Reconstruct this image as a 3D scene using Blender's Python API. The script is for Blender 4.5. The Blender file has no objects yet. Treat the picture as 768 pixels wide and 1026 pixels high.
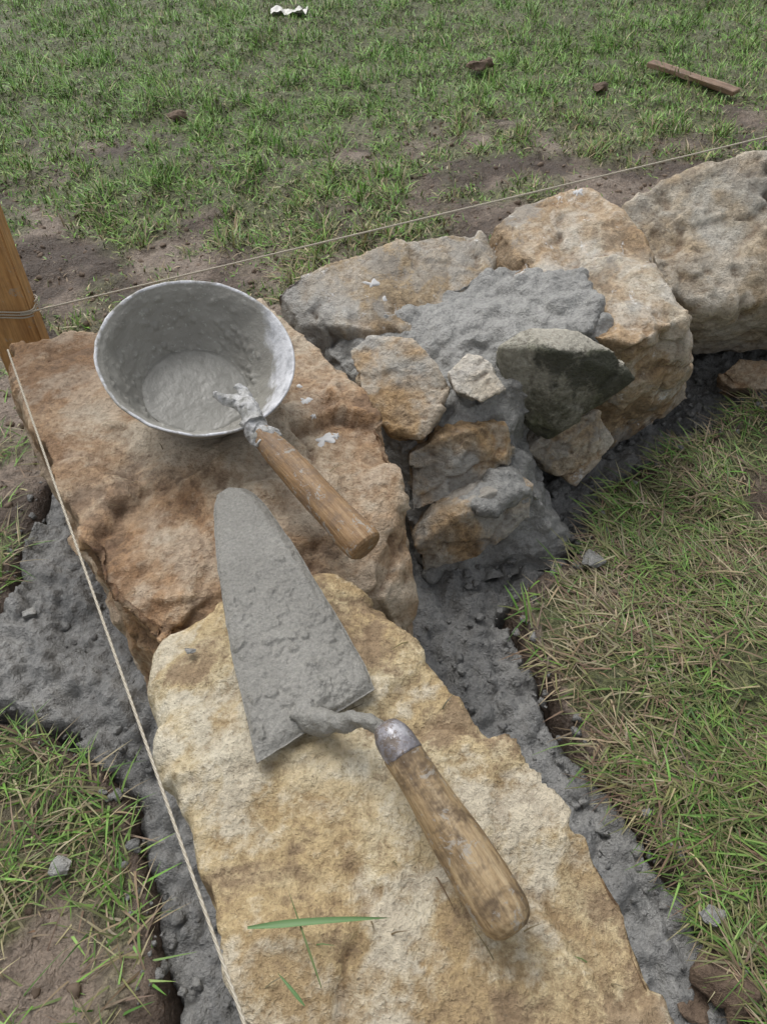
import bpy, bmesh, math, random
import numpy as np
from mathutils import Vector, Matrix
random.seed(7); rng=np.random.default_rng(7)
scene=bpy.context.scene
col=scene.collection
# ---------------------------------------------------------------- image pixels to world positions
CAM_H=0.80; PITCH=math.radians(47); F=790.0
cp,sp=math.cos(PITCH),math.sin(PITCH)
def S(u,v,z=0.0):
    """unproject an image pixel (u,v) onto an assumed height z -> world position"""
    a=(u-384)/F; b=(513-v)/F
    d=Vector((a, cp+b*sp, -sp+b*cp))
    t=(CAM_H-z)/(-d.z)
    return Vector((d.x*t, d.y*t, z))
# ---------------------------------------------------------------- numpy noise
def _h(ix,iy,iz,seed):
    n=(ix.astype(np.int64)*374761393+iy.astype(np.int64)*668265263+iz.astype(np.int64)*2147483647+seed*974634777)&0xffffffff
    n=((n^(n>>13))*1274126177)&0xffffffff
    n=((n^(n>>16))*2246822519)&0xffffffff
    n=n^(n>>15)
    return (n&0xffffff)/float(0xffffff)
def vn(p,seed=0):
    f=np.floor(p); i=f.astype(np.int64); t=p-f; t=t*t*t*(t*(t*6-15)+10)
    r=0
    for dx in (0,1):
        wx=t[:,0] if dx else 1-t[:,0]
        for dy in (0,1):
            wy=t[:,1] if dy else 1-t[:,1]
            for dz in (0,1):
                wz=t[:,2] if dz else 1-t[:,2]
                r=r+wx*wy*wz*_h(i[:,0]+dx,i[:,1]+dy,i[:,2]+dz,seed)
    return r*2-1
def fbm(p,scale,octv=4,seed=0,gain=.5):
    r=0;a=1;s=scale;tot=0
    for o in range(octv):
        r=r+a*vn(p*s+o*17.3,seed+o); tot+=a; a*=gain; s*=2.03
    return r/tot
def cells(p,scale,seed=0,flat=False):
    q=p*scale; i=np.floor(q).astype(np.int64)
    best=np.full(len(p),9.); sec=np.full(len(p),9.); val=np.zeros((len(p),3)); dv=np.zeros((len(p),3))
    zs=(0,) if flat else (-1,0,1)
    for dx in (-1,0,1):
        for dy in (-1,0,1):
            for dz in zs:
                a,b,c=i[:,0]+dx,i[:,1]+dy,i[:,2]+dz
                c0=np.stack([a+_h(a,b,c,seed),b+_h(a,b,c,seed+1),c+_h(a,b,c,seed+2)],1)
                d=q-c0
                if flat: d[:,2]=0
                r=np.sqrt((d**2).sum(1))
                m=r<best
                sec=np.where(m,best,np.minimum(sec,r)); best=np.where(m,r,best)
                rv=np.stack([_h(a,b,c,seed+3),_h(a,b,c,seed+4),_h(a,b,c,seed+5)],1)*2-1
                val[m]=rv[m]; dv[m]=d[m]
    return best,sec,val,dv
def sstep(a,b,x):
    t=np.clip((x-a)/(b-a),0,1); return t*t*(3-2*t)
def sdpoly(x,y,poly):
    """signed distance, positive inside"""
    P=np.array(poly); n=len(P); d=np.full(x.shape,1e9); ins=np.zeros(x.shape,bool)
    for k in range(n):
        ax,ay=P[k]; bx,by=P[(k+1)%n]; ex,ey=bx-ax,by-ay
        t=np.clip(((x-ax)*ex+(y-ay)*ey)/(ex*ex+ey*ey),0,1)
        d=np.minimum(d,np.hypot(x-ax-t*ex,y-ay-t*ey))
        c=((ay>y)!=(by>y))&(x<(bx-ax)*(y-ay)/((by-ay) if by!=ay else 1e-9)+ax)
        ins^=c
    return np.where(ins,d,-d)
# ---------------------------------------------------------------- mesh helpers
def mkmesh(name,verts,faces,mat=None,smooth=True,link=True):
    me=bpy.data.meshes.new(name); v=np.asarray(verts,np.float32); f=np.asarray(faces,np.int32)
    k=f.shape[1]
    me.vertices.add(len(v)); me.vertices.foreach_set('co',v.ravel())
    me.loops.add(f.size); me.loops.foreach_set('vertex_index',f.ravel())
    me.polygons.add(len(f)); me.polygons.foreach_set('loop_start',np.arange(0,f.size,k,dtype=np.int32))
    me.polygons.foreach_set('loop_total',np.full(len(f),k,np.int32))
    me.update(calc_edges=True); me.validate()
    me.polygons.foreach_set('use_smooth',np.full(len(me.polygons),smooth))
    ob=bpy.data.objects.new(name,me)
    if link: col.objects.link(ob)
    if mat: me.materials.append(mat)
    return ob
def setcolm(me,rgb,name='Col'):
    a=me.color_attributes.new(name,'FLOAT_COLOR','POINT')
    c=np.ones((len(me.vertices),4),np.float32); c[:,:3]=rgb
    a.data.foreach_set('color',c.ravel())
def setcol(ob,rgb,name='Col'): setcolm(ob.data,rgb,name)
def relax(me,co,it=1,f=.5):
    ne=len(me.edges); e=np.empty(ne*2,np.int32); me.edges.foreach_get('vertices',e); e=e.reshape(-1,2); n=len(co)
    cnt=np.maximum(np.bincount(e.ravel(),minlength=n),1)
    for _ in range(it):
        a=np.stack([np.bincount(e[:,0],weights=co[e[:,1],k],minlength=n)+np.bincount(e[:,1],weights=co[e[:,0],k],minlength=n) for k in range(3)],1)/cnt[:,None]
        co=co*(1-f)+a*f
    return co
# ---------------------------------------------------------------- material helpers
class NT:
    def __init__(s,name):
        s.m=bpy.data.materials.new(name); s.m.use_nodes=True; s.t=s.m.node_tree; s.t.nodes.clear()
        s.o=s.n('ShaderNodeOutputMaterial'); s.b=s.n('ShaderNodeBsdfPrincipled'); s.l(s.b.outputs[0],s.o.inputs[0])
        s.tc=s.n('ShaderNodeTexCoord').outputs['Object']
    def n(s,t,**k):
        x=s.t.nodes.new(t)
        for a,b in k.items(): setattr(x,a,b)
        return x
    def l(s,a,b): s.t.links.new(a,b)
    def noise(s,scale,detail=4,rough=.6,dist=0,vec=None,off=0):
        x=s.n('ShaderNodeTexNoise'); x.inputs['Scale'].default_value=scale; x.inputs['Detail'].default_value=min(detail,4)
        x.inputs['Roughness'].default_value=rough; x.inputs['Distortion'].default_value=dist
        v=vec or s.tc
        if off:
            a=s.n('ShaderNodeVectorMath',operation='ADD'); a.inputs[1].default_value=(off,off*.7,off*1.3); s.l(v,a.inputs[0]); v=a.outputs[0]
        s.l(v,x.inputs['Vector']); return x.outputs['Fac']
    def attr(s,name='Col'):
        return s.n('ShaderNodeAttribute',attribute_name=name).outputs['Color']
    def sep(s,c):
        x=s.n('ShaderNodeSeparateColor'); s.l(c,x.inputs[0]); return x.outputs
    def ramp(s,fac,stops):
        x=s.n('ShaderNodeValToRGB'); e=x.color_ramp.elements
        while len(e)<len(stops): e.new(.5)
        for k,(p,c) in enumerate(stops):
            e[k].position=p; e[k].color=(*c,1) if len(c)==3 else c
        s.l(fac,x.inputs[0]); return x.outputs[0]
    def mr(s,v,a,b,c=0,d=1):
        x=s.n('ShaderNodeMapRange')
        for k,q in zip((1,2,3,4),(a,b,c,d)): x.inputs[k].default_value=q
        s.l(v,x.inputs[0]); return x.outputs[0]
    def mix(s,fac,a,b,mode='MIX'):
        x=s.n('ShaderNodeMix',data_type='RGBA',blend_type=mode)
        for sock,q in ((x.inputs[0],fac),(x.inputs[6],a),(x.inputs[7],b)):
            if isinstance(q,(int,float)): sock.default_value=q
            elif isinstance(q,tuple): sock.default_value=(*q,1)
            else: s.l(q,sock)
        return x.outputs[2]
    def math(s,op,a,b=0):
        x=s.n('ShaderNodeMath',operation=op)
        for sock,q in ((x.inputs[0],a),(x.inputs[1],b)):
            if isinstance(q,(int,float)): sock.default_value=q
            else: s.l(q,sock)
        return x.outputs[0]
    def bump(s,h,strength=.5,dist=.01,prev=None):
        x=s.n('ShaderNodeBump'); x.inputs['Strength'].default_value=strength; x.inputs['Distance'].default_value=dist
        s.l(h,x.inputs['Height'])
        if prev: s.l(prev,x.inputs['Normal'])
        return x.outputs[0]
    def fin(s,colr,rough=.8,nrm=None,metal=0,spec=.3):
        for sock,q in ((s.b.inputs['Base Color'],colr),(s.b.inputs['Roughness'],rough),(s.b.inputs['Metallic'],metal)):
            if isinstance(q,(int,float)): sock.default_value=q
            elif isinstance(q,tuple): sock.default_value=(*q,1)
            else: s.l(q,sock)
        s.b.inputs['Specular IOR Level'].default_value=spec
        if nrm: s.l(nrm,s.b.inputs['Normal'])
        return s.m

def stone_mat(name,stops,rust=(.30,.14,.05),rustamt=.5,pale=(.55,.50,.40),paleamt=.4,dark=(.10,.075,.05),darkamt=.4,white=.25,off=0.,rough=.64,toplight=None,grain=1.,smear=0.):
    """mesh attribute StoneTone carries three multi-octave noise fields (base, rust, pale/dark)"""
    t=NT(name); at=t.sep(t.attr('StoneTone')); f=t.noise(150,4,.8,off=off); ff=t.math('MULTIPLY',t.math('SUBTRACT',f,.5),.55)
    n1=t.math('ADD',at[0],ff);n2=t.math('ADD',at[1],ff);n3=t.math('ADD',at[2],ff)
    c=t.ramp(n1,stops)
    c=t.mix(t.math('MULTIPLY',t.mr(n2,.46,.78),rustamt),c,rust)
    c=t.mix(t.math('MULTIPLY',t.mr(n3,.52,.80),paleamt),c,pale)
    c=t.mix(t.math('MULTIPLY',t.mr(n3,.44,.20),darkamt),c,dark)
    if toplight:  # upward faces mixed paler: light from above painted into the stone colour
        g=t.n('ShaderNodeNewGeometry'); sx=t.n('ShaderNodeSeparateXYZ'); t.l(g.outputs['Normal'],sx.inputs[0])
        c=t.mix(t.math('MULTIPLY',t.mr(t.math('ADD',sx.outputs[2],ff),.66,.92),.85),c,toplight)
    c=t.mix(1.0,c,t.ramp(f,[(.28,(.62,.59,.56)),(.5,(1,1,1)),(.72,(1.28,1.27,1.26))]),'MULTIPLY')
    if smear: c=t.mix(t.math('MULTIPLY',t.mr(t.math('ADD',at[1],ff),.38,.22),smear),c,(.36,.355,.335))
    if white>.4:
        w=t.math('MULTIPLY',t.mr(t.noise(30,4,.8,.2,off=off+11),.62,.70),white)
        c=t.mix(w,c,(.72,.71,.69))
    c=t.mix(t.mr(t.noise(380,2,.6,off=off+2),.64,.72,0,.5),c,(.06,.045,.03))
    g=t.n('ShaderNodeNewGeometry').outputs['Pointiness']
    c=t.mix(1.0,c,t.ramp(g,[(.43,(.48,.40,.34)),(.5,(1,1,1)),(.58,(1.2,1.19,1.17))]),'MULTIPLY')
    b=t.bump(f,.8*grain,.005)
    b=t.bump(t.noise(55,3,.7,off=off),.4*grain,.012,b)
    return t.fin(c,rough,b,spec=.42)
def mortar_mat(name,c1,c2,rough=.6,bs=.6,fine=260,spec=.4):
    t=NT(name); f=t.noise(fine,4,.75)
    c=t.ramp(t.noise(14,3,.65,.3),[(.35,c1),(.65,c2)])
    c=t.mix(1.0,c,t.ramp(f,[(.3,(.68,.68,.68)),(.52,(1,1,1)),(.72,(1.3,1.3,1.28))]),'MULTIPLY')
    b=t.bump(f,bs,.004); b=t.bump(t.noise(90,3,.7,.2),bs,.008,b)
    return t.fin(c,rough,b,spec=spec)
# ---------------------------------------------------------------- trench outline (world)
def XY(u,v,z=0): p=S(u,v,z); return (p.x,p.y)
trench=[XY(38,515),XY(12,600),XY(-30,655),XY(-60,720),XY(30,722),XY(85,760),XY(128,800),XY(150,880),XY(160,960),XY(165,1040),XY(150,1300),
        XY(900,1300),XY(775,1060),XY(728,960),XY(692,890),XY(642,820),XY(598,775),XY(558,710),XY(530,655),XY(508,612),XY(530,590),XY(572,562),XY(598,522),
        XY(626,480),XY(680,454),XY(720,430),XY(745,407),XY(800,395),XY(960,385),XY(960,200,.2),XY(740,190,.2),XY(520,230,.2),XY(400,270,.2),XY(280,315,.2),XY(60,372,.2),XY(-5,372,.2)]
def edge_noise(p): return .012*fbm(p,22,3,5)
def ground_z(x,y):
    p=np.stack([x,y,np.zeros_like(x)],1)
    sd=sdpoly(x,y,trench)+edge_noise(p)
    z=.018*fbm(p,3.2,3,11)+.012*fbm(p,14,3,12)+.008*fbm(p,50,3,13)+.008*np.abs(fbm(p,28,3,14))
    near=np.exp(-np.maximum(-sd,0)/.05)
    z=z+np.where(sd<0,.010*near*(x>0.05),0)
    z=z*(1-.8*sstep(-.004,.016,sd))-.075*sstep(-.003,.016,sd)
    return z,sd
def axis(lo,hi,step,far):
    a=list(np.arange(lo,hi,step)); s=step
    x=a[-1]
    while x<far: s*=1.12; x+=s; a.append(x)
    s=step; x=a[0]; pre=[]
    while x>-far: s*=1.12; x-=s; pre.append(x)
    return np.array(pre[::-1]+a)
xs=axis(-1.1,1.2,.0065,60); ys=np.arange(-.15,1.3,.0065)
ys=np.r_[ys,np.arange(ys[-1]+.009,3.2,.011)]
s=.011;yy=ys[-1];ex=[]
while yy<60: s*=1.12; yy+=s; ex.append(yy)
s=.0065;yy=ys[0];pre=[]
while yy>-60: s*=1.12; yy-=s; pre.append(yy)
ys=np.r_[pre[::-1],ys,ex]
X,Y=np.meshgrid(xs,ys); x=X.ravel(); y=Y.ravel()
z,sd=ground_z(x,y)
nx,ny=len(xs),len(ys)
idx=np.arange(nx*ny).reshape(ny,nx)
faces=np.stack([idx[:-1,:-1].ravel(),idx[:-1,1:].ravel(),idx[1:,1:].ravel(),idx[1:,:-1].ravel()],1)
def mudmask(x,y):
    """1 = bare mud, 0 = full grass"""
    p=np.stack([x,y,np.zeros_like(x)],1)
    n=fbm(p,3.0,4,31); n2=fbm(p,13,3,33)
    band=1-sstep(1.42,2.10,y-.12*x)
    right=np.exp(-((y-1.85-.25*(x-.6))/.33)**2)*sstep(.2,.8,x)
    mid=np.exp(-(((x+.40)/.30)**2+((y-1.93)/.13)**2))
    far=1-.65*sstep(1.9,2.4,y)
    m=sstep(.10,.80,.52*band+.62*right+.55*mid+(.85*n+.7*n2)*far+.02)
    fr=(x>.0)&(y<1.25)
    m=np.where(fr,sstep(.08,.62,1.0*n+.8*n2+.10),m)
    fl=(x<-.2)&(y<.95)
    m=np.where(fl,sstep(-.05,.55,.7*n+.9*n2+.32),m)
    return m
md=mudmask(x,y)
t=NT('soil_material')
at=t.sep(t.attr()); f=t.noise(140,4,.8)
mud=t.ramp(t.math('ADD',at[1],t.math('MULTIPLY',t.math('SUBTRACT',f,.5),.4)),[(.25,(.085,.06,.043)),(.5,(.155,.115,.085)),(.75,(.265,.21,.165))])
thatch=t.ramp(f,[(.3,(.065,.07,.03)),(.5,(.12,.13,.055)),(.7,(.21,.21,.10))])
c=t.mix(at[0],thatch,mud)
c=t.mix(at[2],c,(.08,.055,.04))
c=t.mix(1.0,c,t.ramp(f,[(.3,(.6,.6,.6)),(.52,(1,1,1)),(.75,(1.4,1.4,1.4))]),'MULTIPLY')
b=t.bump(f,.8,.008); b=t.bump(t.noise(45,3,.7,.3),.6,.018,b)
soil=t.fin(c,.48,b,spec=.5)
ground=mkmesh('ground',np.stack([x,y,z],1),faces,soil)
mdc=np.where(sd>-.02,1,md); pp=np.stack([x,y,x*0],1)
setcol(ground,np.stack([mdc,.5+1.2*fbm(pp,7,5,66,.6),sstep(-.022,.0,sd)*.8],1))
# ---------------------------------------------------------------- mortar bed
mort_bed=mortar_mat('wet_mortar',(.185,.186,.182),(.30,.298,.288),.42,.75,220,.5)
mort_mid=mortar_mat('fresh_mortar',(.25,.249,.238),(.37,.367,.35),.44,.6,240,.5)
gx=np.arange(-.85,1.15,.0034); gy=np.arange(-.1,1.3,.0034)
X,Y=np.meshgrid(gx,gy); x=X.ravel(); y=Y.ravel(); p=np.stack([x,y,np.zeros_like(x)],1)
sd=sdpoly(x,y,trench)+.018*fbm(p,26,4,41)
wp=p+.014*np.stack([fbm(p,35,3,1),fbm(p,35,3,2),x*0],1)
f1,f2,rv,dv=cells(wp,27,3,True)
g1,g2,rw,dw=cells(wp,68,8,True)
k1,k2,rk,dk=cells(wp,150,18,True)
dome=lambda f,r:np.sqrt(np.clip(r*r-f*f,0,1))
soft=.55+.45*sstep(-.15,.25,fbm(p,9,3,49))
h=-.022+.022*fbm(p,6,3,42)+.022*np.abs(fbm(p,20,4,43))
h+=soft*(.021*dome(f1,.55)*(rv[:,0]>-.1)*(.6+.4*rv[:,1])+.014*dome(g1,.5)*(rw[:,0]>-.2)*(.6+.4*rw[:,1])+.005*dome(k1,.5)*(rk[:,0]>0))+.010*fbm(p,65,4,47)
h+=np.where(x<0,.012,.0)
h=h-.07*(1-sstep(-.012,.014,sd))
keep=(sd>-.016)
n1,n2=len(gx),len(gy); idx=np.arange(n1*n2).reshape(n2,n1)
fc=np.stack([idx[:-1,:-1].ravel(),idx[:-1,1:].ravel(),idx[1:,1:].ravel(),idx[1:,:-1].ravel()],1)
fc=fc[keep[fc].all(1)]
used=np.unique(fc); rem=-np.ones(n1*n2,int); rem[used]=np.arange(len(used))
mortar_bed=mkmesh('mortar_bed',np.stack([x,y,h],1)[used],rem[fc],mort_bed)
# ---------------------------------------------------------------- rocks
def hull_bm(bm,pts):
    vs=[bm.verts.new(q) for q in pts]
    r=bmesh.ops.convex_hull(bm,input=vs)
    junk=[e for e in set(r['geom_interior']+r['geom_unused']) if isinstance(e,bmesh.types.BMVert)]
    bmesh.ops.delete(bm,geom=junk,context='VERTS')
def rock(name,hulls,mat,vox=.005,smooth=3,amp=1.,seed=0,lump=False,seats=(),fs=1.,crack=1.):
    me=bpy.data.meshes.new(name+'_tmp'); bm=bmesh.new()
    for hpts in hulls: hull_bm(bm,hpts)
    bm.to_mesh(me); bm.free()
    ob=bpy.data.objects.new(name+'_tmp',me); col.objects.link(ob)
    m=ob.modifiers.new('r','REMESH'); m.mode='VOXEL'; m.voxel_size=vox
    m=ob.modifiers.new('s','SMOOTH'); m.factor=.5; m.iterations=smooth
    dg=bpy.context.evaluated_depsgraph_get()
    me2=bpy.data.meshes.new_from_object(ob.evaluated_get(dg))
    bpy.data.objects.remove(ob)
    n=len(me2.vertices); co=np.empty(n*3,np.float32); me2.vertices.foreach_get('co',co); co=co.reshape(-1,3).astype(float)
    a=np.empty(n*3,np.float32); me2.vertices.foreach_get('normal',a); N=a.reshape(-1,3)
    sm=0
    if not lump:
        w=co+.022*np.stack([fbm(co,14,3,seed+60),fbm(co,14,3,seed+61),fbm(co,14,3,seed+62)],1)
        _,_,rv,dv=cells(w,8*fs,seed)
        _,_,rv2,dv2=cells(w,21*fs,seed+9)
        _,_,rv3,dv3=cells(w,55*fs,seed+19)
        big=fbm(co,6,3,seed); msk=sstep(-.15,.35,fbm(co,5,2,seed+33)); edg=1-np.clip(np.abs(N[:,2]),0,1)**6
        mm=np.maximum(msk*crack,edg)
        sm=(.2+.8*mm)*(.0080*(rv2*dv2).sum(1)+.0016*rv2[:,0]+.0026*(rv3*dv3).sum(1)+.0005*rv3[:,0])+.0045*fbm(co,32,4,seed+5)
        d=(.020*big+(.010+.010*mm)*(rv*dv).sum(1)+.003*mm*rv[:,0])+.006*fbm(co,15,3,seed+6)+sm
    else:
        wp=co+.010*np.stack([fbm(co,35,3,1),fbm(co,35,3,2),fbm(co,35,3,3)],1)
        a1,_,rv,_=cells(wp,32,seed); a2,_,rw,_=cells(wp,75,seed+4)
        d=.02*fbm(co,9,3,seed)+.016*np.sqrt(np.clip(.3-a1*a1,0,1))*(rv[:,0]>-.2)+.007*np.sqrt(np.clip(.25-a2*a2,0,1))*(rw[:,0]>-.2)+.010*fbm(co,55,4,seed+8)-.006
    co=co+N*(d*amp)[:,None]
    co=relax(me2,co,1,.45)
    for (cx,cy,r,zmax) in seats:     # bedding spots where tools rest
        k=1-sstep(r*.8,r*1.25,np.hypot(co[:,0]-cx,co[:,1]-cy)); co[:,2]=np.where(co[:,2]>zmax,co[:,2]*(1-k)+k*(zmax+(co[:,2]-zmax)*.15),co[:,2])
    me2.vertices.foreach_set('co',co.astype(np.float32).ravel()); me2.update()
    me2.polygons.foreach_set('use_smooth',np.ones(len(me2.polygons),bool))
    if not lump:
        wq=co+.035*np.stack([fbm(co,9,3,seed+70),fbm(co,9,3,seed+71),fbm(co,9,3,seed+72)],1)
        setcolm(me2,np.stack([.5+1.2*fbm(wq,8,6,seed+80,.66),.5+1.15*fbm(wq,10,6,seed+90,.7),.5+1.15*fbm(wq,13,6,seed+100,.72)+22*sm],1),'StoneTone')
    me2.name=name; me2.materials.clear(); me2.materials.append(mat)
    o=bpy.data.objects.new(name,me2); col.objects.link(o)
    return o
def tops(lst,zb=-.06,shrink=.94,back=(0,0,0)):
    P=[S(*q) for q in lst]; c=sum(P,Vector())/len(P)
    B=[Vector((c.x+(q.x-c.x)*shrink+back[0],c.y+(q.y-c.y)*shrink+back[1],zb)) for q in P]
    return P+B
def flatrock(lst,thick,push=.03):
    P=[S(*q) for q in lst]; c=sum(P,Vector())/len(P)
    return P+[Vector((c.x+(q.x-c.x)*.8,c.y+(q.y-c.y)*.8+push,q.z-thick)) for q in P]

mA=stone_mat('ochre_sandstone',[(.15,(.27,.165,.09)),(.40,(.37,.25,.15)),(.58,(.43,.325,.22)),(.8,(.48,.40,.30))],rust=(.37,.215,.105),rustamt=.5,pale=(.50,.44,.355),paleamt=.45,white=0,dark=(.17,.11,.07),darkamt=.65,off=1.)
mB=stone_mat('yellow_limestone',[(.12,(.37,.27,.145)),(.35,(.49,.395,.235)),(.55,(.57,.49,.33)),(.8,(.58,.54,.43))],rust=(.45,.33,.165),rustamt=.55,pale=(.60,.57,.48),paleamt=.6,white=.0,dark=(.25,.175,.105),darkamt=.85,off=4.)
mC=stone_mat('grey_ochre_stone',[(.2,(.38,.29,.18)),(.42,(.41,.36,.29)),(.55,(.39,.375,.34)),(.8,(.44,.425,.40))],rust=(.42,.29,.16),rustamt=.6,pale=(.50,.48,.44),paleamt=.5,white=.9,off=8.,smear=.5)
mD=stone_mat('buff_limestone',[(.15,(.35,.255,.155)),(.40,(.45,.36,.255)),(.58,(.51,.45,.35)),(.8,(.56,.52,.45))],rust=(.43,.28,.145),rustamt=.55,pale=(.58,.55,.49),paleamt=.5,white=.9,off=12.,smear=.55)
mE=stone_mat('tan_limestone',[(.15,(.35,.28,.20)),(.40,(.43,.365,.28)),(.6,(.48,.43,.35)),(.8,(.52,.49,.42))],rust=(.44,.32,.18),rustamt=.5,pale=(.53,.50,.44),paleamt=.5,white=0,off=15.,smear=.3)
mH=stone_mat('mossy_fieldstone',[(.2,(.09,.088,.06)),(.5,(.15,.148,.11)),(.8,(.27,.26,.21))],rust=(.085,.10,.04),rustamt=.6,pale=(.36,.35,.29),paleamt=.5,white=0,dark=(.04,.042,.03),darkamt=.8,off=20.,toplight=(.45,.425,.36))
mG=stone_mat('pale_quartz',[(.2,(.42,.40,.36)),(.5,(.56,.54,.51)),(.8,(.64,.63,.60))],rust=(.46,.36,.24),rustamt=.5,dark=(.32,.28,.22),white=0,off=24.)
mK=stone_mat('brown_fieldstone',[(.15,(.33,.22,.12)),(.42,(.42,.32,.21)),(.6,(.43,.38,.31)),(.8,(.44,.42,.38))],rust=(.45,.28,.12),rustamt=.6,pale=(.46,.44,.39),paleamt=.5,white=.0,off=28.,smear=.7)

LC=S(200,384,.262)
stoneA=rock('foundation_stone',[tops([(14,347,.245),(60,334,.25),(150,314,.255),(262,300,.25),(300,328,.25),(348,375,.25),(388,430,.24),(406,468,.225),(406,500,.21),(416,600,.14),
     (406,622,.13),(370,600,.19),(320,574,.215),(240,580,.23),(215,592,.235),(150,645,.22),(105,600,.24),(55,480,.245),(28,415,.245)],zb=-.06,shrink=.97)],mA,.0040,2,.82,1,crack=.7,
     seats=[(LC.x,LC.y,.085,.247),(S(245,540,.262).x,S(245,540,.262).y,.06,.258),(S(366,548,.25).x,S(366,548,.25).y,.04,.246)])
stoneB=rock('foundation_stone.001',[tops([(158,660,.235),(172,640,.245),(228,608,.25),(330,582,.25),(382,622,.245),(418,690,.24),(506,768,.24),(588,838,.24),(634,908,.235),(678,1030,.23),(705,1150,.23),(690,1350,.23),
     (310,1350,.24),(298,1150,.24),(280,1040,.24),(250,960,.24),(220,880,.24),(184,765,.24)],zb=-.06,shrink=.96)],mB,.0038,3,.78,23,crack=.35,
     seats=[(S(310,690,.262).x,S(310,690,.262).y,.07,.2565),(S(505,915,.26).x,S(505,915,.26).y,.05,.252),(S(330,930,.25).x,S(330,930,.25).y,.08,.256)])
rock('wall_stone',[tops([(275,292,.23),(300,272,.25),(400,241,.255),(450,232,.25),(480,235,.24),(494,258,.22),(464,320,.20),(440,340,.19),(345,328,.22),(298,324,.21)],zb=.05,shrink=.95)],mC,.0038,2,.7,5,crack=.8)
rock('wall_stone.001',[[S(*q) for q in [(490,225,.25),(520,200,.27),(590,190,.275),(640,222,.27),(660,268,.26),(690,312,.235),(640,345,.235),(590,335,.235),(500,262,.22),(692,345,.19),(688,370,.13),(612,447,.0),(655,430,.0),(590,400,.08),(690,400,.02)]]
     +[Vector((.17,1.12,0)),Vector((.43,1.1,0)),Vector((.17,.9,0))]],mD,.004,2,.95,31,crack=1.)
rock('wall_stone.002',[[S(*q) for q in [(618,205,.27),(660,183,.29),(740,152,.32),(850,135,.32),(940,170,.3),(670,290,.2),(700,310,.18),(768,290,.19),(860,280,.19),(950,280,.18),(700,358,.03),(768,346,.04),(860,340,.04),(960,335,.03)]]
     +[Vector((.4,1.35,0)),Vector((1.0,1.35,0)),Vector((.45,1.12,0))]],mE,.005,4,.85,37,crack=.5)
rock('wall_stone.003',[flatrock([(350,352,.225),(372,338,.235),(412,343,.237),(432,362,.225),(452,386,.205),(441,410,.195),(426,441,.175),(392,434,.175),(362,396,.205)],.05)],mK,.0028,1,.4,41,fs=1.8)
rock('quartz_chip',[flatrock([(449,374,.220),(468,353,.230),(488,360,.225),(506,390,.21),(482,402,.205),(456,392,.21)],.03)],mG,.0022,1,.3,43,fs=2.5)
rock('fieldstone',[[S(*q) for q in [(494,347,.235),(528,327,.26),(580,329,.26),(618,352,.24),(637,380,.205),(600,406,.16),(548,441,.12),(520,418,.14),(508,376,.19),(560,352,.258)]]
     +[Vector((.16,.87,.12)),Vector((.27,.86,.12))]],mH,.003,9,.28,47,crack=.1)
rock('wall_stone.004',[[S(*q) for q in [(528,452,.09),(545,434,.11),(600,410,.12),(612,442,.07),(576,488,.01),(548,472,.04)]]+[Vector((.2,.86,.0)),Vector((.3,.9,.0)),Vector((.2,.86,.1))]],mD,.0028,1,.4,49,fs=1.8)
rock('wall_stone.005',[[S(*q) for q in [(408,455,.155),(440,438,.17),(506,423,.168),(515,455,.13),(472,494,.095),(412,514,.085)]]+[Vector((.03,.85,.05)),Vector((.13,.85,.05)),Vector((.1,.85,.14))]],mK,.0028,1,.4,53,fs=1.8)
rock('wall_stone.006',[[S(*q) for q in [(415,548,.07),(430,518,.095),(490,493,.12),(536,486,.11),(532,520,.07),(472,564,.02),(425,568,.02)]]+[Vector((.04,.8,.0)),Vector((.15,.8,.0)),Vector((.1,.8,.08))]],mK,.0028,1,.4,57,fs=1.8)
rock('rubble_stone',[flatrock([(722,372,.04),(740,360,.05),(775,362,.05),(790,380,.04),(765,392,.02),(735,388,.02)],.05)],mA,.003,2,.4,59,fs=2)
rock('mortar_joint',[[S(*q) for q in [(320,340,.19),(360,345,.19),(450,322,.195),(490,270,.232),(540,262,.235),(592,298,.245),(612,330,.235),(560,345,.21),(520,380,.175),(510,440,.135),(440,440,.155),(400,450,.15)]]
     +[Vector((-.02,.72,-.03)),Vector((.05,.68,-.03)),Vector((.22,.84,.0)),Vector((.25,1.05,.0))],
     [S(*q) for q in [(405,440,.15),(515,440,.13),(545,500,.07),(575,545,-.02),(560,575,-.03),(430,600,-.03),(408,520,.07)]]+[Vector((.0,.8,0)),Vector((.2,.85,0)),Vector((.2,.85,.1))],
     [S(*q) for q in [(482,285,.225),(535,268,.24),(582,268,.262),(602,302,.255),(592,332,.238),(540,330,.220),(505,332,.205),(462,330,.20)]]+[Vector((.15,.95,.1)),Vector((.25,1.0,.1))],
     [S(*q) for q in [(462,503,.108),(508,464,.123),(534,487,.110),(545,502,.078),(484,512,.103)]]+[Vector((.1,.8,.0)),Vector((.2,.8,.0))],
     [S(*q) for q in [(458,418,.168),(514,396,.178),(524,424,.150),(500,447,.14),(466,442,.15)]]+[Vector((.1,.8,.0)),Vector((.2,.8,.0))]],mort_mid,.0032,3,.9,61,lump=True)
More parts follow.
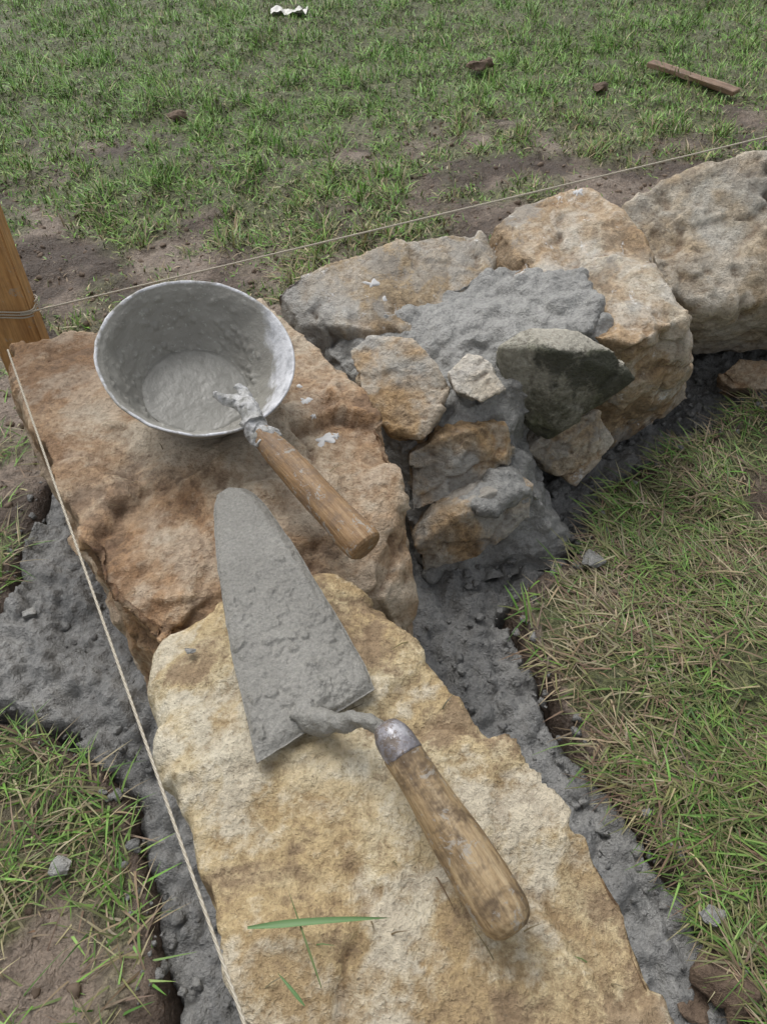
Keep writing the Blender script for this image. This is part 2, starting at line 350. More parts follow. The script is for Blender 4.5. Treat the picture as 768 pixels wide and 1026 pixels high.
# ---------------------------------------------------------------- tubes & lathes
def tube(name,pts,radii,mat,seg=16,sub=6,noise=0,flat=1.,parent=None,seed=0):
    P=[Vector(q) for q in pts]; n=len(P); path=[];rad=[]
    for k in range(n-1):
        p0=P[max(k-1,0)];p1=P[k];p2=P[k+1];p3=P[min(k+2,n-1)]
        for j in range(sub+(k==n-2)):
            t=j/sub
            path.append(.5*((2*p1)+(-p0+p2)*t+(2*p0-5*p1+4*p2-p3)*t*t+(-p0+3*p1-3*p2+p3)*t**3)); rad.append(radii[k]*(1-t)+radii[k+1]*t)
    V=[];up=Vector((0,0,1))
    for k,q in enumerate(path):
        d=(path[min(k+1,len(path)-1)]-path[max(k-1,0)]).normalized()
        s=d.cross(up).normalized(); w=s.cross(d)
        for j in range(seg):
            a=2*math.pi*j/seg; V.append(q+s*math.cos(a)*rad[k]+w*math.sin(a)*rad[k]*flat)
    Fc=[]
    for k in range(len(path)-1):
        for j in range(seg): Fc.append((k*seg+j,k*seg+(j+1)%seg,(k+1)*seg+(j+1)%seg,(k+1)*seg+j))
    V.append(path[0]);V.append(path[-1]); a,b=len(V)-2,len(V)-1;L=(len(path)-1)*seg
    for j in range(seg): Fc.append((a,(j+1)%seg,j)); Fc.append((b,L+j,L+(j+1)%seg))
    V=np.array([tuple(q) for q in V])
    if noise: 
        V=V+noise*np.stack([fbm(V,120,3,seed+1),fbm(V,120,3,seed+2),fbm(V,120,3,seed+3)],1)
    me=bpy.data.meshes.new(name); me.from_pydata(V.tolist(),[],Fc); me.update()
    for q in me.polygons:q.use_smooth=True
    me.materials.append(mat); o=bpy.data.objects.new(name,me); col.objects.link(o)
    if parent:o.parent=parent
    return o
def lathe(name,prof,mat,seg=64,noise=0,nscale=60,M=None,parent=None,seed=0):
    V=[]
    for (zz,r) in prof:
        for j in range(seg):
            a=2*math.pi*j/seg; V.append((r*math.cos(a),r*math.sin(a),zz))
    V=np.array(V); k=len(prof)
    Fc=[(i*seg+j,i*seg+(j+1)%seg,(i+1)*seg+(j+1)%seg,(i+1)*seg+j) for i in range(k-1) for j in range(seg)]
    if noise:
        rr=np.hypot(V[:,0],V[:,1]); n=fbm(V*np.array([1,1,.5]),nscale,4,seed)
        s=1+noise*n/np.maximum(rr,.004); V[:,0]*=s; V[:,1]*=s
    o=mkmesh(name,V,Fc,mat)
    if M is not None: o.matrix_world=M
    if parent: o.parent=parent
    return o
def axisM(a,b):
    a=Vector(a);b=Vector(b); q=(b-a).to_track_quat('Z','Y'); return Matrix.Translation(a)@q.to_matrix().to_4x4()
def interp(prof,n):
    p=np.array(prof); t=np.linspace(0,1,n); s=np.linspace(0,1,len(p))
    return list(zip(np.interp(t,s,p[:,0]),np.interp(t,s,p[:,1])))
def empty(name):
    e=bpy.data.objects.new(name,None); e.empty_display_size=.05; col.objects.link(e); return e
def wood_mat(name,ca,cb,cc,stain,stainamt,axis_scale=(60,60,6),bs=.4,splash=.6,sl=.60):
    t=NT(name)
    mp=t.n('ShaderNodeMapping'); mp.inputs['Scale'].default_value=axis_scale; t.l(t.tc,mp.inputs['Vector'])
    g=t.noise(1.5,4,.65,.6,vec=mp.outputs[0])
    c=t.ramp(g,[(.28,ca),(.5,cb),(.72,cc)])
    g2=t.noise(6,4,.7,.2,vec=mp.outputs[0])
    c=t.mix(1.,c,t.ramp(g2,[(.3,(.55,.5,.45)),(.55,(1,1,1)),(.8,(1.2,1.2,1.2))]),'MULTIPLY')
    c=t.mix(t.math('MULTIPLY',t.mr(t.noise(30,4,.75,.4,off=3),.46,.60),stainamt),c,stain)
    c=t.mix(t.math('MULTIPLY',t.mr(t.noise(75,4,.8,.4,off=9),sl,sl+.06),splash),c,(.36,.35,.32))
    b=t.bump(g2,bs,.002); b=t.bump(t.noise(220,3,.7),.4,.0015,b)
    return t.fin(c,.58,b,spec=.38)
wood1=wood_mat('trowel_handle_wood',(.20,.125,.06),(.37,.265,.145),(.50,.39,.245),(.11,.075,.045),.9,splash=.6,sl=.57)
wood2=wood_mat('ladle_handle_wood',(.18,.10,.045),(.32,.20,.10),(.41,.285,.165),(.17,.12,.085),.65,splash=.75,sl=.56)
stakew=wood_mat('pine_wood',(.40,.20,.07),(.56,.32,.13),(.62,.38,.18),(.32,.17,.08),.3,(40,40,3))
t=NT('worn_metal')
n_=t.noise(60,4,.7)
c=t.ramp(n_,[(.3,(.14,.13,.14)),(.5,(.28,.27,.29)),(.7,(.60,.60,.63))])
c=t.mix(t.mr(t.noise(90,4,.8,.3,off=4),.46,.54),c,(.17,.14,.12))
metal=t.fin(c,.5,t.bump(t.noise(150,4,.7),.6,.002),metal=.3,spec=.5)
coat=mortar_mat('mortar_coating',(.22,.214,.193),(.28,.273,.248),.38,.42,fine=420,spec=.5)
# ---------------------------------------------------------------- trowel
trowel=empty('trowel')
def bz(v): return .268-.004*((v-490)/270)
left=[(229,489),(218,496),(214,512),(217,560),(224,610),(234,665),(246,715),(257,765)]
right=[(229,489),(247,490),(262,501),(290,540),(320,588),(348,636),(366,668),(375,691)]
def resamp(px,n):
    P=[S(u,v,bz(v)) for u,v in px]; P=np.array([tuple(q) for q in P])
    s=np.r_[0,np.cumsum(np.linalg.norm(np.diff(P,axis=0),axis=1))]
    t=np.linspace(0,1,n)**1.35*s[-1]
    return np.stack([np.interp(t,s,P[:,k]) for k in range(3)],1)
NU,NV=260,120
L=resamp(left,NU);R=resamp(right,NU)
w=np.linspace(0,1,NV)
top=L[:,None,:]*(1-w[None,:,None])+R[:,None,:]*w[None,:,None]
tt=np.linspace(0,1,NU)[:,None]*np.ones((1,NV)); ww=np.ones((NU,1))*w[None,:]
pt=top.reshape(-1,3)
edge=np.minimum(np.minimum(ww,1-ww)*np.linalg.norm(R-L,axis=1)[:,None],(1-tt)*.3)
edge=np.minimum(edge,tt*.35).ravel()
th=.0012+.0034*sstep(0,.010,edge)*(1+.4*fbm(pt,25,3,71))
rough=sstep(.30,.75,tt.ravel()+.35*fbm(pt,22,3,75))
wq=pt+.003*np.stack([fbm(pt,90,2,1),fbm(pt,90,2,2),fbm(pt,90,2,3)],1)
c1,_,r1,_=cells(wq,95,72,True)
c2,_,r2,_=cells(wq,190,73,True)
th+=(.12+.85*rough)*(.0046*dome(c1,.45)*(r1[:,0]>.15)+.0020*dome(c2,.42)*(r2[:,0]>.3)-.0016*dome(c2,.4)*(r2[:,0]<-.6))+.0016*fbm(pt,70,3,77)*(.35+rough)
mound=np.exp(-(((ww-.52)/.16)**2+((tt-.93)/.10)**2)).ravel(); th+=.006*mound
pt_top=pt.copy(); pt_top[:,2]+=th*sstep(-.0001,.003,edge)+.0008
pt_bot=pt.copy(); pt_bot[:,2]-=.0006
jit=.0011*np.stack([fbm(pt,70,3,78),fbm(pt,70,3,79),pt[:,0]*0],1); pt_top+=jit
idx=np.arange(NU*NV).reshape(NU,NV)
q=np.stack([idx[:-1,:-1].ravel(),idx[:-1,1:].ravel(),idx[1:,1:].ravel(),idx[1:,:-1].ravel()],1)
off=NU*NV
ring=np.r_[idx[0,:],idx[1:,-1],idx[-1,-2::-1],idx[-2:0:-1,0]]
rn=np.roll(ring,-1)
side=np.stack([ring,ring+off,rn+off,rn],1)
blade=mkmesh('blade',np.r_[pt_top,pt_bot],np.r_[q[:,::-1],q+off,side],coat); blade.parent=trowel
hs=S(386,728,.300); he=S(511,926,.270)
ax=(he-hs).normalized()
tube('shank',[S(302,712,.268),S(318,722,.272),S(340,724,.282),S(362,722,.294),hs+ax*.004],[.011,.010,.0075,.0055,.0055],coat,seg=32,sub=14,noise=.0025,parent=trowel)
Lh=(he-hs).length
M=axisM(hs,he)
lathe('ferrule',interp([(-.002,.0005),(-.002,.0075),(0,.0095),(.006,.0122),(.012,.0133),(.020,.0138),(.0235,.0140),(.0245,.0136),(.0245,.010)],50),metal,noise=.0016,M=M,parent=trowel)
prof=[(.020,.0130),(.026,.0136),(.038,.0144),(.055,.0152),(.075,.0162),(.095,.0170),(.112,.0176),(.126,.0176),(.136,.0168),(.142,.0154),(.147,.0125),(.150,.008),(.151,.0004)]
prof=[(zz*Lh/.145,r) for zz,r in interp(prof,110)]
lathe('handle',prof,wood1,noise=.0024,nscale=40,M=M,parent=trowel,seed=3)
# ---------------------------------------------------------------- ladle
ladle=empty('mortar_ladle')
C=S(198,355,.332); hend=S(368,550,.268); hd=(hend-C); hd.z=0; hd.normalize()
tilt=math.radians(19)
nrm_=(Vector((0,0,1))*math.cos(tilt)+hd*math.sin(tilt)).normalized()
xa=(hd-nrm_*hd.dot(nrm_)).normalized(); ya=nrm_.cross(xa)
LM=Matrix(((xa.x,ya.x,nrm_.x,C.x),(xa.y,ya.y,nrm_.y,C.y),(xa.z,ya.z,nrm_.z,C.z),(0,0,0,1)))
t=NT('ladle_bowl_material')
mc=t.ramp(t.noise(22,3,.65),[(.3,(.27,.26,.232)),(.7,(.35,.34,.305))])
mc=t.mix(t.mr(t.noise(190,3,.7),.61,.67),mc,(.43,.43,.39))
sx=t.n('ShaderNodeSeparateXYZ'); t.l(t.tc,sx.inputs[0])
a1=t.math('ADD',t.math('MULTIPLY',sx.outputs['X'],.62),t.math('MULTIPLY',sx.outputs['Y'],.78))
a2=t.math('ADD',a1,t.math('MULTIPLY',sx.outputs['Z'],.55))
msk=t.mr(t.math('ADD',a2,t.math('MULTIPLY',t.noise(28,4,.7,.5),.06)),.084,.098)
n_=t.noise(50,4,.7,.3)
rimk=t.math('MULTIPLY',t.mr(sx.outputs['Z'],-.0004,.0004),t.mr(t.noise(35,4,.7,off=5),.40,.52))
msk=t.math('MAXIMUM',msk,rimk)
al=t.ramp(n_,[(.35,(.38,.39,.41)),(.5,(.64,.65,.68)),(.7,(.80,.81,.84))])
cc=t.mix(msk,mc,al)
bowlm=t.fin(cc,.44,t.bump(t.noise(110,4,.75),.5,.004),spec=.5)
inner=[(-.0665,.0004),(-.0665,.015),(-.066,.035),(-.065,.050),(-.061,.058),(-.050,.066),(-.035,.0745),(-.018,.0840),(-.005,.0903),(-.001,.0933)]
inner=interp(inner,90)
outer=[(0.0005,.0946),(.0014,.0958),(.0006,.0972),(-.002,.0966),(-.004,.0935),(-.018,.0855),(-.035,.0765),(-.050,.069),(-.063,.060),(-.0685,.050),(-.070,.035),(-.070,.0004)]
SG=220
bowl=lathe('bowl',inner+outer,bowlm,seg=SG,M=LM,parent=ladle)
me=bowl.data;n=len(me.vertices);co=np.empty(n*3,np.float32);me.vertices.foreach_get('co',co);co=co.reshape(-1,3).astype(float)
ins=np.zeros(n);ins[:90*SG]=1; fade=1-.75*sstep(-.010,-.001,co[:,2])
ang=(co[:,0]*.62+co[:,1]*.78)+.55*co[:,2]; clean=sstep(.035,.055,ang)
c1,_,r1,_=cells(co,120,91); c2,_,r2,_=cells(co,230,95)
h=(.0035*fbm(co,30,4,92)+.0050*dome(c1,.42)*(r1[:,0]>.4)+.0026*dome(c2,.4)*(r2[:,0]>.35)+.0012)*ins*fade*(1-.85*clean)
rr=np.maximum(np.hypot(co[:,0],co[:,1]),1e-4)
k=sstep(.03,.06,rr)
co[:,0]-=co[:,0]/rr*h*k; co[:,1]-=co[:,1]/rr*h*k; co[:,2]+=h*(1-.5*k)
rimn=sstep(-.012,0,co[:,2])*(1-clean)*.0012*(fbm(co,60,3,97)+.2)
co[:,0]+=co[:,0]/rr*rimn; co[:,1]+=co[:,1]/rr*rimn
me.vertices.foreach_set('co',co.astype(np.float32).ravel()); me.update()
pool=NT('wet_slurry'); cc=pool.ramp(pool.noise(60,4,.75),[(.3,(.225,.22,.197)),(.7,(.29,.285,.26))])
slm=pool.fin(cc,.30,pool.bump(pool.noise(120,4,.75),.4,.003),spec=.5)
sl_=lathe('slurry',interp([(-.0595,.0003),(-.0595,.02),(-.060,.04),(-.0595,.052),(-.0605,.0572),(-.064,.0582)],60),slm,seg=120,noise=.002,nscale=90,M=LM,parent=ladle)
me=sl_.data;n=len(me.vertices);co=np.empty(n*3,np.float32);me.vertices.foreach_get('co',co);co=co.reshape(-1,3).astype(float)
co[:,2]+=.0012*fbm(co,40,4,5); me.vertices.foreach_set('co',co.astype(np.float32).ravel()); me.update()
rimp=LM@Vector((.096,0,-.002))
hs2=rimp+(hend-rimp).normalized()*.012
M2=axisM(hs2,hend); L2=(hend-hs2).length
prof=[(0,.0004),(.0005,.0105),(.004,.0122),(.02,.0134),(.05,.0143),(.08,.0150),(.11,.0158),(.132,.0166),(.142,.0167),(.146,.0160),(.148,.0138),(.149,.0004)]
prof=[(zz*L2/.149,r) for zz,r in interp(prof,110)]
lathe('handle',prof,wood2,noise=.0024,nscale=40,M=M2,parent=ladle,seed=9)
hdir=(hend-rimp).normalized()
pale=NT('splashed_aluminium'); cc=pale.ramp(pale.noise(90,4,.8),[(.35,(.24,.24,.22)),(.5,(.42,.42,.41)),(.68,(.66,.66,.67))])
palm=pale.fin(cc,.5,pale.bump(pale.noise(160,4,.7),.8,.003),metal=.05,spec=.45)
tube('socket',[rimp-hdir*.006+Vector((0,0,.004)),rimp+hdir*.004+Vector((0,0,.003)),hs2+hdir*.004,hs2+hdir*.016],[.009,.0125,.0145,.0142],palm,seg=32,sub=14,noise=.005,flat=.9,parent=ladle)
inn=LM@Vector((.084,.004,.004))
tube('fork',[rimp+hdir*.006+Vector((0,0,.006)),inn,LM@Vector((.068,.006,-.004)),LM@Vector((.055,-.005,-.006)),LM@Vector((.046,-.011,-.004))],[.012,.0095,.0078,.0058,.0038],palm,seg=24,sub=12,noise=.004,parent=ladle)
tube('fork_prong',[inn,LM@Vector((.066,.012,-.004)),LM@Vector((.050,.015,-.002))],[.009,.0068,.0038],palm,seg=24,sub=12,noise=.004,parent=ladle,seed=4)
# ---------------------------------------------------------------- stake and strings
bx=S(40,335,.215)
sb=bpy.data.meshes.new('stake'); bm=bmesh.new()
bmesh.ops.create_cube(bm,size=1)
for v in bm.verts: v.co=Vector((v.co.x*.06,v.co.y*.03,v.co.z*.95))
bmesh.ops.subdivide_edges(bm,edges=bm.edges[:],cuts=1)
bmesh.ops.bevel(bm,geom=[e for e in bm.edges if len(e.link_faces)==2 and e.calc_face_angle(0)>1],offset=.0015,segments=2,affect='EDGES')
bm.to_mesh(sb);bm.free(); sb.materials.append(stakew)
stake=empty('wooden_stake')
spost=bpy.data.objects.new('post',sb); col.objects.link(spost); spost.parent=stake
sk=Vector((bx.x-.036,bx.y+.02,.28)); spost.location=sk; spost.rotation_euler=(0,0,math.radians(6))
t=NT('twine_material')
wv=t.n('ShaderNodeTexWave'); wv.inputs['Scale'].default_value=260; wv.bands_direction='DIAGONAL'; t.l(t.tc,wv.inputs[0])
twm=t.fin(t.mix(wv.outputs['Fac'],(.44,.39,.30),(.66,.61,.51)),.85,t.bump(wv.outputs['Fac'],.6,.001))
def string(name,a,b,r,sag=.003):
    a=Vector(a);b=Vector(b);pts=[]
    for k in range(13):
        s=k/12; q=a.lerp(b,s); q.z-=sag*4*s*(1-s); pts.append(q)
    return tube(name,pts,[r]*13,twm,seg=8,sub=8)
a0=Vector((sk.x+.02,sk.y-.017,.243)); b0=S(768,137,.36)
string('mason_string',a0,a0+(b0-a0)*1.6,.0012,0)
a1_=S(-2,322,.272); b1=S(245,1026,.272); 
tb=(a1_.y-(sk.y-.02))/(b1.y-a1_.y)
string('mason_string.001',a1_+(b1-a1_)*tb,a1_+(b1-a1_)*1.4,.0011,0)
wr=[]
for k in range(36):
    a=k/36*2*math.pi*3; wr.append(Vector((sk.x+.034*max(-1,min(1,1.35*math.cos(a))),sk.y+.0185*max(-1,min(1,1.35*math.sin(a))),.250-.004*a/6.28)))
tube('string_wrap',wr,[.0010]*36,twm,seg=6,sub=3,parent=stake)
# ---------------------------------------------------------------- grass
def blades(name,x,y,length,width,lean,bend,az,colr,mat,z0=None,nseg=3,lift=0):
    n=len(x)
    if z0 is None: z0,_=ground_z(x,y)
    z0=z0+lift
    pos=np.stack([x,y,z0-.003],1); d=np.stack([np.cos(az),np.sin(az)],1); s=np.stack([-np.sin(az),np.cos(az)],1)
    V=np.zeros((n,(nseg+1)*2,3)); th=lean.copy(); p=pos.copy()
    for k in range(nseg+1):
        wk=width*(1-(k/nseg)**2*.9)*.5
        V[:,2*k,:2]=p[:,:2]+s*wk[:,None]; V[:,2*k+1,:2]=p[:,:2]-s*wk[:,None]; V[:,2*k,2]=p[:,2]; V[:,2*k+1,2]=p[:,2]+width*.15
        seg=length/nseg
        p=p+np.stack([d[:,0]*np.sin(th)*seg,d[:,1]*np.sin(th)*seg,np.cos(th)*seg],1)
        p[:,2]=np.maximum(p[:,2],z0+.001)
        th=np.minimum(th+bend/nseg,1.9)
    base=(np.arange(n)*(nseg+1)*2)[:,None]
    fs=np.concatenate([base+np.array([[2*k,2*k+1,2*k+3,2*k+2]]) for k in range(nseg)],0)
    o=mkmesh(name,V.reshape(-1,3),fs,mat)
    setcol(o,np.repeat(colr,(nseg+1)*2,axis=0))
    return o
t=NT('grass_material')
at=t.attr()
t.fin(at,.48,None,spec=.35)
gm=t.m
def palette(n,wts,cols):
    k=rng.choice(len(cols),n,p=np.array(wts)/sum(wts)); c=np.array(cols)[k]
    return c*rng.uniform(.65,1.35,(n,1))*rng.uniform(.92,1.08,(n,3))
G1=(.165,.325,.062);G2=(.25,.405,.105);G3=(.10,.20,.045);ST=(.43,.37,.23);BR=(.25,.185,.12);OL=(.23,.255,.10)
n=350000
y=1.0+(rng.random(n)**1.15)*4.2; x=(rng.random(n)*2-1)*(.62*y+.5)
m=mudmask(x,y); pp=np.stack([x,y,x*0],1)
_,sdb=ground_z(x,y)
cl=fbm(pp,16,3,81)
keep=(rng.random(n)<np.clip(1.08-m*1.04,0.03,1)*np.clip(.88+1.2*cl,.16,1))&(sdb<-.02)
x,y,m,cl=x[keep],y[keep],m[keep],cl[keep]; n=len(x)
green=sstep(1.3,2.3,y-.35*x+.5*fbm(np.stack([x,y,x*0],1),2.5,3,85))
isg=rng.random(n)<(.34+.60*green)
c=np.where(isg[:,None],palette(n,[4,3,2,1.5],[G1,G2,G3,OL]),palette(n,[3,2,3],[ST,BR,OL]))
tuft=.65+.9*sstep(.1,.5,cl)
blades('lawn_grass',x,y,rng.uniform(.016,.044,n)*(1-.4*m)*tuft,rng.uniform(.0018,.0040,n),rng.uniform(.3,1.45,n),rng.uniform(.1,1.2,n),rng.uniform(0,6.28,n),c,gm,nseg=2)
n=85000
x=rng.uniform(.05,1.25,n); y=rng.uniform(-.05,1.12,n)
_,sdb=ground_z(x,y); m=mudmask(x,y); pp=np.stack([x,y,x*0],1); cl=fbm(pp,14,3,88)
keep=(sdb<-.001)&(rng.random(n)<np.clip(1-.95*m,0,1)*np.clip(.78+1.4*cl,.10,1))
x,y,sdb=x[keep],y[keep],sdb[keep]; n=len(x)
gg=fbm(np.stack([x,y,x*0],1),5,3,89)
isg=rng.random(n)<np.clip(.27+.9*gg,.06,.8)
dk=np.array([.82,.80,.8])
c=np.where(isg[:,None],palette(n,[1.4,1.7,1.5,5],[G1,G2,G3,OL]),palette(n,[4,5,3],[ST,BR,OL]))*dk
flow=2.6+2.2*fbm(np.stack([x,y,x*0],1),7,3,99)
blades('turf_grass',x,y,rng.uniform(.015,.055,n),rng.uniform(.0010,.0025,n),rng.uniform(1.15,1.57,n),rng.uniform(-.1,.5,n),flow+rng.normal(0,1.0,n),c,gm,lift=rng.uniform(0,.007,n))
# livelier green tufts overhanging the trench edge
n=5200
x=rng.uniform(.05,.75,n); y=rng.uniform(.1,1.0,n)
_,sdb=ground_z(x,y); cl=fbm(np.stack([x,y,x*0],1),18,3,121)
keep=(sdb<-.002)&(sdb>-.05)&(cl>.05); x,y=x[keep],y[keep]; n=len(x)
blades('edge_tuft_grass',x,y,rng.uniform(.025,.07,n),rng.uniform(.0014,.003,n),rng.uniform(.5,1.35,n),rng.uniform(.3,1.3,n),rng.normal(3.3,.9,n),palette(n,[3,3,2,2,1.5],[G1,G2,G3,OL,ST])*.9,gm)
n=42000
x=rng.uniform(-1.1,-.15,n); y=rng.uniform(-.1,1.05,n)
_,sdb=ground_z(x,y); m=mudmask(x,y)
keep=(sdb<-.006)&(rng.random(n)<np.clip(1-1.0*m,.06,1)); x,y=x[keep],y[keep]; n=len(x)
isg=rng.random(n)<.55
c=np.where(isg[:,None],palette(n,[3,3,2,3],[G1,G2,G3,OL]),palette(n,[3,3],[ST,BR]))*.85
blades('verge_grass',x,y,rng.uniform(.02,.062,n),rng.uniform(.0012,.0028,n),rng.uniform(.7,1.5,n),rng.uniform(0,.9,n),rng.uniform(0,6.28,n),c,gm)
bits=[]
for k in range(46):
    st=stoneA if k%2 else stoneB
    if k%2: qx,qy=rng.uniform(-.42,-.02),rng.uniform(.42,.80)
    else: qx,qy=rng.uniform(-.15,.18),rng.uniform(.08,.42)
    hit,loc,nn,_i=st.ray_cast(Vector((qx,qy,.6)),Vector((0,0,-1)))
    if hit and loc.z>.2: bits.append((loc.x,loc.y,loc.z))
bits=np.array(bits); n=len(bits)
blades('straw_bits',bits[:,0],bits[:,1],rng.uniform(.006,.026,n),rng.uniform(.0007,.0014,n),np.full(n,1.5),np.full(n,.02),rng.uniform(0,6.28,n),palette(n,[2,3,1],[(.12,.10,.05),(.16,.12,.07),(.12,.18,.06)]),gm,z0=bits[:,2]+.0028)
def leaf(name,a,b,w,zmid=.004,c=(.16,.30,.09)):
    a=Vector(a);b=Vector(b); d=(b-a); s=Vector((-d.y,d.x,0)).normalized(); V=[];Fc=[]
    N=12
    for k in range(N+1):
        tk=k/N; q=a.lerp(b,tk)+Vector((0,0,zmid*math.sin(math.pi*tk))); ww=w*.5*(1-tk**3)*min(1,.35+tk*3)
        V+= [q+s*ww+Vector((0,0,.001)),q,q-s*ww+Vector((0,0,.001))]
    for k in range(N):
        Fc+=[(3*k,3*k+1,3*k+4,3*k+3),(3*k+1,3*k+2,3*k+5,3*k+4)]
    o=mkmesh(name,[tuple(v) for v in V],Fc,gm); setcol(o,np.array([c]*len(V))); return o
leaf('grass_blade',S(248,930,.262),S(392,920,.262),.0046,c=(.13,.23,.09))
leaf('grass_blade.001',S(322,990,.262),S(288,890,.262),.0014,.002,(.14,.19,.07))
leaf('grass_blade.002',S(305,1008,.262),S(278,975,.262),.0022,.002,(.13,.23,.09))
# ---------------------------------------------------------------- loose bits
clod=NT('clod_material'); cm=clod.fin(clod.ramp(clod.noise(60,4,.75),[(.3,(.08,.055,.04)),(.7,(.22,.16,.115))]),.75,clod.bump(clod.noise(120,4,.75),.8,.008))
def lumpat(name,u,v,z,r,mat,sq=.6,seed=0,vox=None):
    c=S(u,v,z); pts=[]
    rr=random.Random(seed)
    for k in range(16):
        d=Vector((rr.gauss(0,1),rr.gauss(0,1),rr.gauss(0,1))).normalized(); pts.append(c+Vector((d.x*r*rr.uniform(.7,1.3),d.y*r*rr.uniform(.7,1.2),d.z*r*sq)))
    o=rock(name,[pts],mat,vox or r/13,1,min(.9,r*16),seed,lump=True)
    n=len(o.data.vertices); setcolm(o.data,np.full((n,3),.5),'StoneTone'); return o
lumpat('soil_clod',478,63,.02,.045,cm,.5,3)
lumpat('soil_clod.001',178,116,.015,.024,cm,.5,5)
lumpat('soil_clod.002',715,978,.0,.022,cm,.6,6)
lumpat('soil_clod.003',600,88,.01,.032,cm,.5,12)
lumpat('soil_clod.004',745,1000,.0,.028,cm,.5,16)
lumpat('soil_clod.005',700,1010,-.01,.020,cm,.5,17)
lumpat('mortar_lump',60,868,.010,.013,mort_mid,.5,8)
lumpat('mortar_lump.001',715,920,.012,.016,mort_mid,.4,9)
lumpat('mortar_lump.002',592,560,.012,.018,mort_mid,.5,10)
lumpat('mortar_lump.003',30,618,.005,.014,mort_mid,.6,11)
lumpat('mortar_lump.004',190,652,.258,.0055,mort_mid,.6,14)
sp_m=NT('lime_splash').fin((.60,.60,.60),.6)
k0=0
for (u,v,r) in [(306,400,.006),(324,430,.009),(314,415,.004),(336,424,.004),(300,385,.003),(372,276,.008),(385,283,.004),(575,210,.006)]:
    q0=S(u,v,.25); 
    for nm in ('foundation_stone','wall_stone','wall_stone.001'):
        hit,loc,nn,_i=bpy.data.objects[nm].ray_cast(Vector((q0.x,q0.y,.6)),Vector((0,0,-1)))
        if hit and loc.z>.15:
            a_=np.linspace(0,2*np.pi,25)[:-1]; rr_=r*(1+1.1*vn(np.stack([np.cos(a_)*2.2+k0*7,np.sin(a_)*2.2,a_*0],1),k0))
            V=[];s2=nn.orthogonal().normalized(); w2=nn.cross(s2)
            V.append(tuple(loc+nn*.0016))
            for ring_,hh in ((.6,.0012),(1.,-.0012)):
                for a1_k,r1_k in zip(a_,rr_): V.append(tuple(loc+s2*math.cos(a1_k)*r1_k*ring_+w2*math.sin(a1_k)*r1_k*ring_+nn*hh))
            me=bpy.data.meshes.new('lime_splash'); me.from_pydata(V,[],[(0,1+j,1+(j+1)%24) for j in range(24)]+[(1+j,25+j,25+(j+1)%24,1+(j+1)%24) for j in range(24)]); me.update()
            for pq in me.polygons: pq.use_smooth=True
            me.materials.append(sp_m); col.objects.link(bpy.data.objects.new('lime_splash',me)); break
    k0+=1
def crumbs(name,n,pick,mat,rlo,rhi):
    bm=bmesh.new(); bmesh.ops.create_icosphere(bm,subdivisions=2,radius=1); bv=np.array([tuple(v.co) for v in bm.verts]); bf=np.array([[v.index for v in f.verts] for f in bm.faces]); bm.free()
    P=pick(n); n=len(P); V=[];Fs=[]
    shp=[bv*(1+.5*vn(bv*1.9+k*3.1,k)[:,None]) for k in range(40)]
    for k in range(n):
        r=rlo+(rhi-rlo)*rng.random()**3
        a=rng.uniform(0,6.28); ca,sa=math.cos(a),math.sin(a); q=shp[k%40]*rng.uniform(.6,1.2,3)
        q=np.stack([q[:,0]*ca-q[:,1]*sa,q[:,0]*sa+q[:,1]*ca,q[:,2]*.8],1)*r+P[k]; V.append(q); Fs.append(bf+k*len(bv))
    return mkmesh(name,np.concatenate(V),np.concatenate(Fs),mat)
def pickbed(n):
    x=rng.uniform(-.7,.9,n); y=rng.uniform(0,1.1,n); z,s=ground_z(x,y); k=(s>-.022)&((s<.16))
    zz=np.where(s>.0,-.010+rng.uniform(-.006,.006,n),z+.001); return np.stack([x,y,zz],1)[k]
crumbs('mortar_crumbs',8000,pickbed,mort_bed,.0012,.0072)
def pickmud(n):
    x=rng.uniform(-1.5,1.6,n); y=rng.uniform(0,2.6,n); z,s=ground_z(x,y); k=(s<-.01)&(mudmask(x,y)>.3); return np.stack([x,y,z-.001],1)[k]
soilc=NT('crumb_soil'); scm=soilc.fin(soilc.ramp(soilc.noise(30,3,.7),[(.3,(.095,.067,.048)),(.7,(.21,.16,.12))]),.75)
crumbs('soil_crumbs',14000,pickmud,scm,.0012,.0075)
a=S(650,66,.015);b_=S(738,92,.015)
bm=bmesh.new(); bmesh.ops.create_cube(bm,size=1)
for v in bm.verts: v.co=Vector((v.co.x*(b_-a).length,v.co.y*.035,v.co.z*.014))
bmesh.ops.subdivide_edges(bm,edges=[e for e in bm.edges if e.calc_length()>.2],cuts=6)
for v in bm.verts: v.co+=Vector((0,random.uniform(-.003,.003),random.uniform(-.002,.002)))
bmesh.ops.bevel(bm,geom=[e for e in bm.edges if e.calc_face_angle(0)>1],offset=.002,segments=1,affect='EDGES')
me=bpy.data.meshes.new('wood_board');bm.to_mesh(me);bm.free();me.materials.append(wood_mat('weathered_board',(.16,.10,.07),(.26,.17,.115),(.36,.26,.19),(.12,.085,.06),.5,(4,50,50)))
o=bpy.data.objects.new('wood_board',me);col.objects.link(o);o.location=(a+b_)/2+Vector((0,0,.004)); o.rotation_euler=(0,.03,math.atan2(b_.y-a.y,b_.x-a.x))
pm=NT('white_plastic').fin((.75,.74,.70),.5)
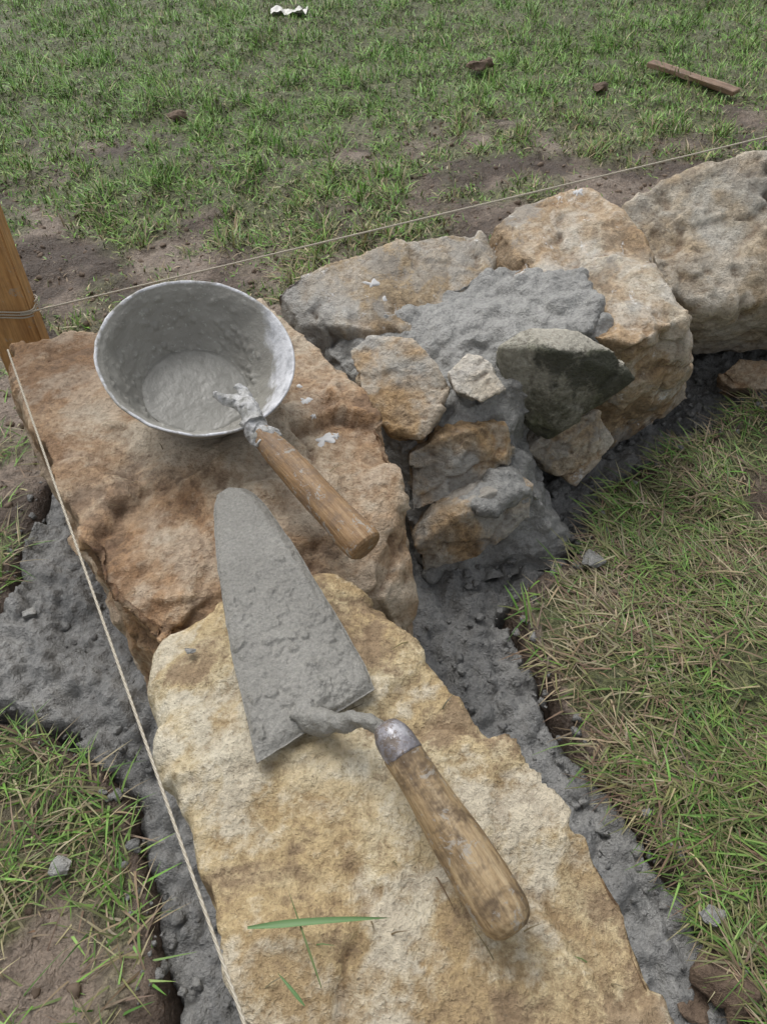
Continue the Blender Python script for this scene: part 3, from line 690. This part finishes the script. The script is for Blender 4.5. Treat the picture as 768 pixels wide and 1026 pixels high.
c=S(290,10,.02); gxx=np.linspace(-.06,.06,30);gyy=np.linspace(-.03,.03,18);X,Y=np.meshgrid(gxx,gyy);q=np.stack([X.ravel(),Y.ravel(),X.ravel()*0],1)
q[:,2]=.025*np.abs(fbm(q,28,3,5))+.005; q[:,1]+=.02*fbm(q,15,2,6); q+=np.array([c.x,c.y,0.01])
idx=np.arange(30*18).reshape(18,30); fc=np.stack([idx[:-1,:-1].ravel(),idx[:-1,1:].ravel(),idx[1:,1:].ravel(),idx[1:,:-1].ravel()],1)
mkmesh('plastic_scrap',q,fc,pm)
# ---------------------------------------------------------------- light, world, camera
w=bpy.data.worlds.new('World'); scene.world=w; w.use_nodes=True; nt=w.node_tree
sky=nt.nodes.new('ShaderNodeTexSky'); sky.sky_type='NISHITA'; sky.sun_disc=False
el,azm=math.radians(60),math.radians(-35)
sky.sun_elevation=el; sky.sun_rotation=azm; sky.dust_density=4; sky.air_density=1.0; sky.ozone_density=.6
hs_=nt.nodes.new('ShaderNodeHueSaturation'); hs_.inputs['Saturation'].default_value=.2
bg=nt.nodes['Background']; nt.links.new(sky.outputs[0],hs_.inputs['Color']); nt.links.new(hs_.outputs[0],bg.inputs[0]); bg.inputs[1].default_value=.15
sd_=bpy.data.lights.new('sun','SUN'); sd_.energy=1.35; sd_.angle=math.radians(35); sd_.color=(1,.98,.95)
so=bpy.data.objects.new('sun',sd_); col.objects.link(so)
dirv=Vector((math.sin(azm)*math.cos(el),math.cos(azm)*math.cos(el),math.sin(el)))
so.rotation_euler=dirv.to_track_quat('Z','Y').to_euler()
cam=bpy.data.cameras.new('camera'); co_=bpy.data.objects.new('camera',cam); col.objects.link(co_)
cam.sensor_fit='VERTICAL'; cam.sensor_height=36; cam.lens=36*F/1026; cam.clip_start=.02; cam.clip_end=300
co_.location=(0,0,CAM_H); co_.rotation_euler=(math.radians(90)-PITCH,0,0)
scene.camera=co_
scene.view_settings.view_transform='Standard'; scene.view_settings.look='None'; scene.view_settings.exposure=0
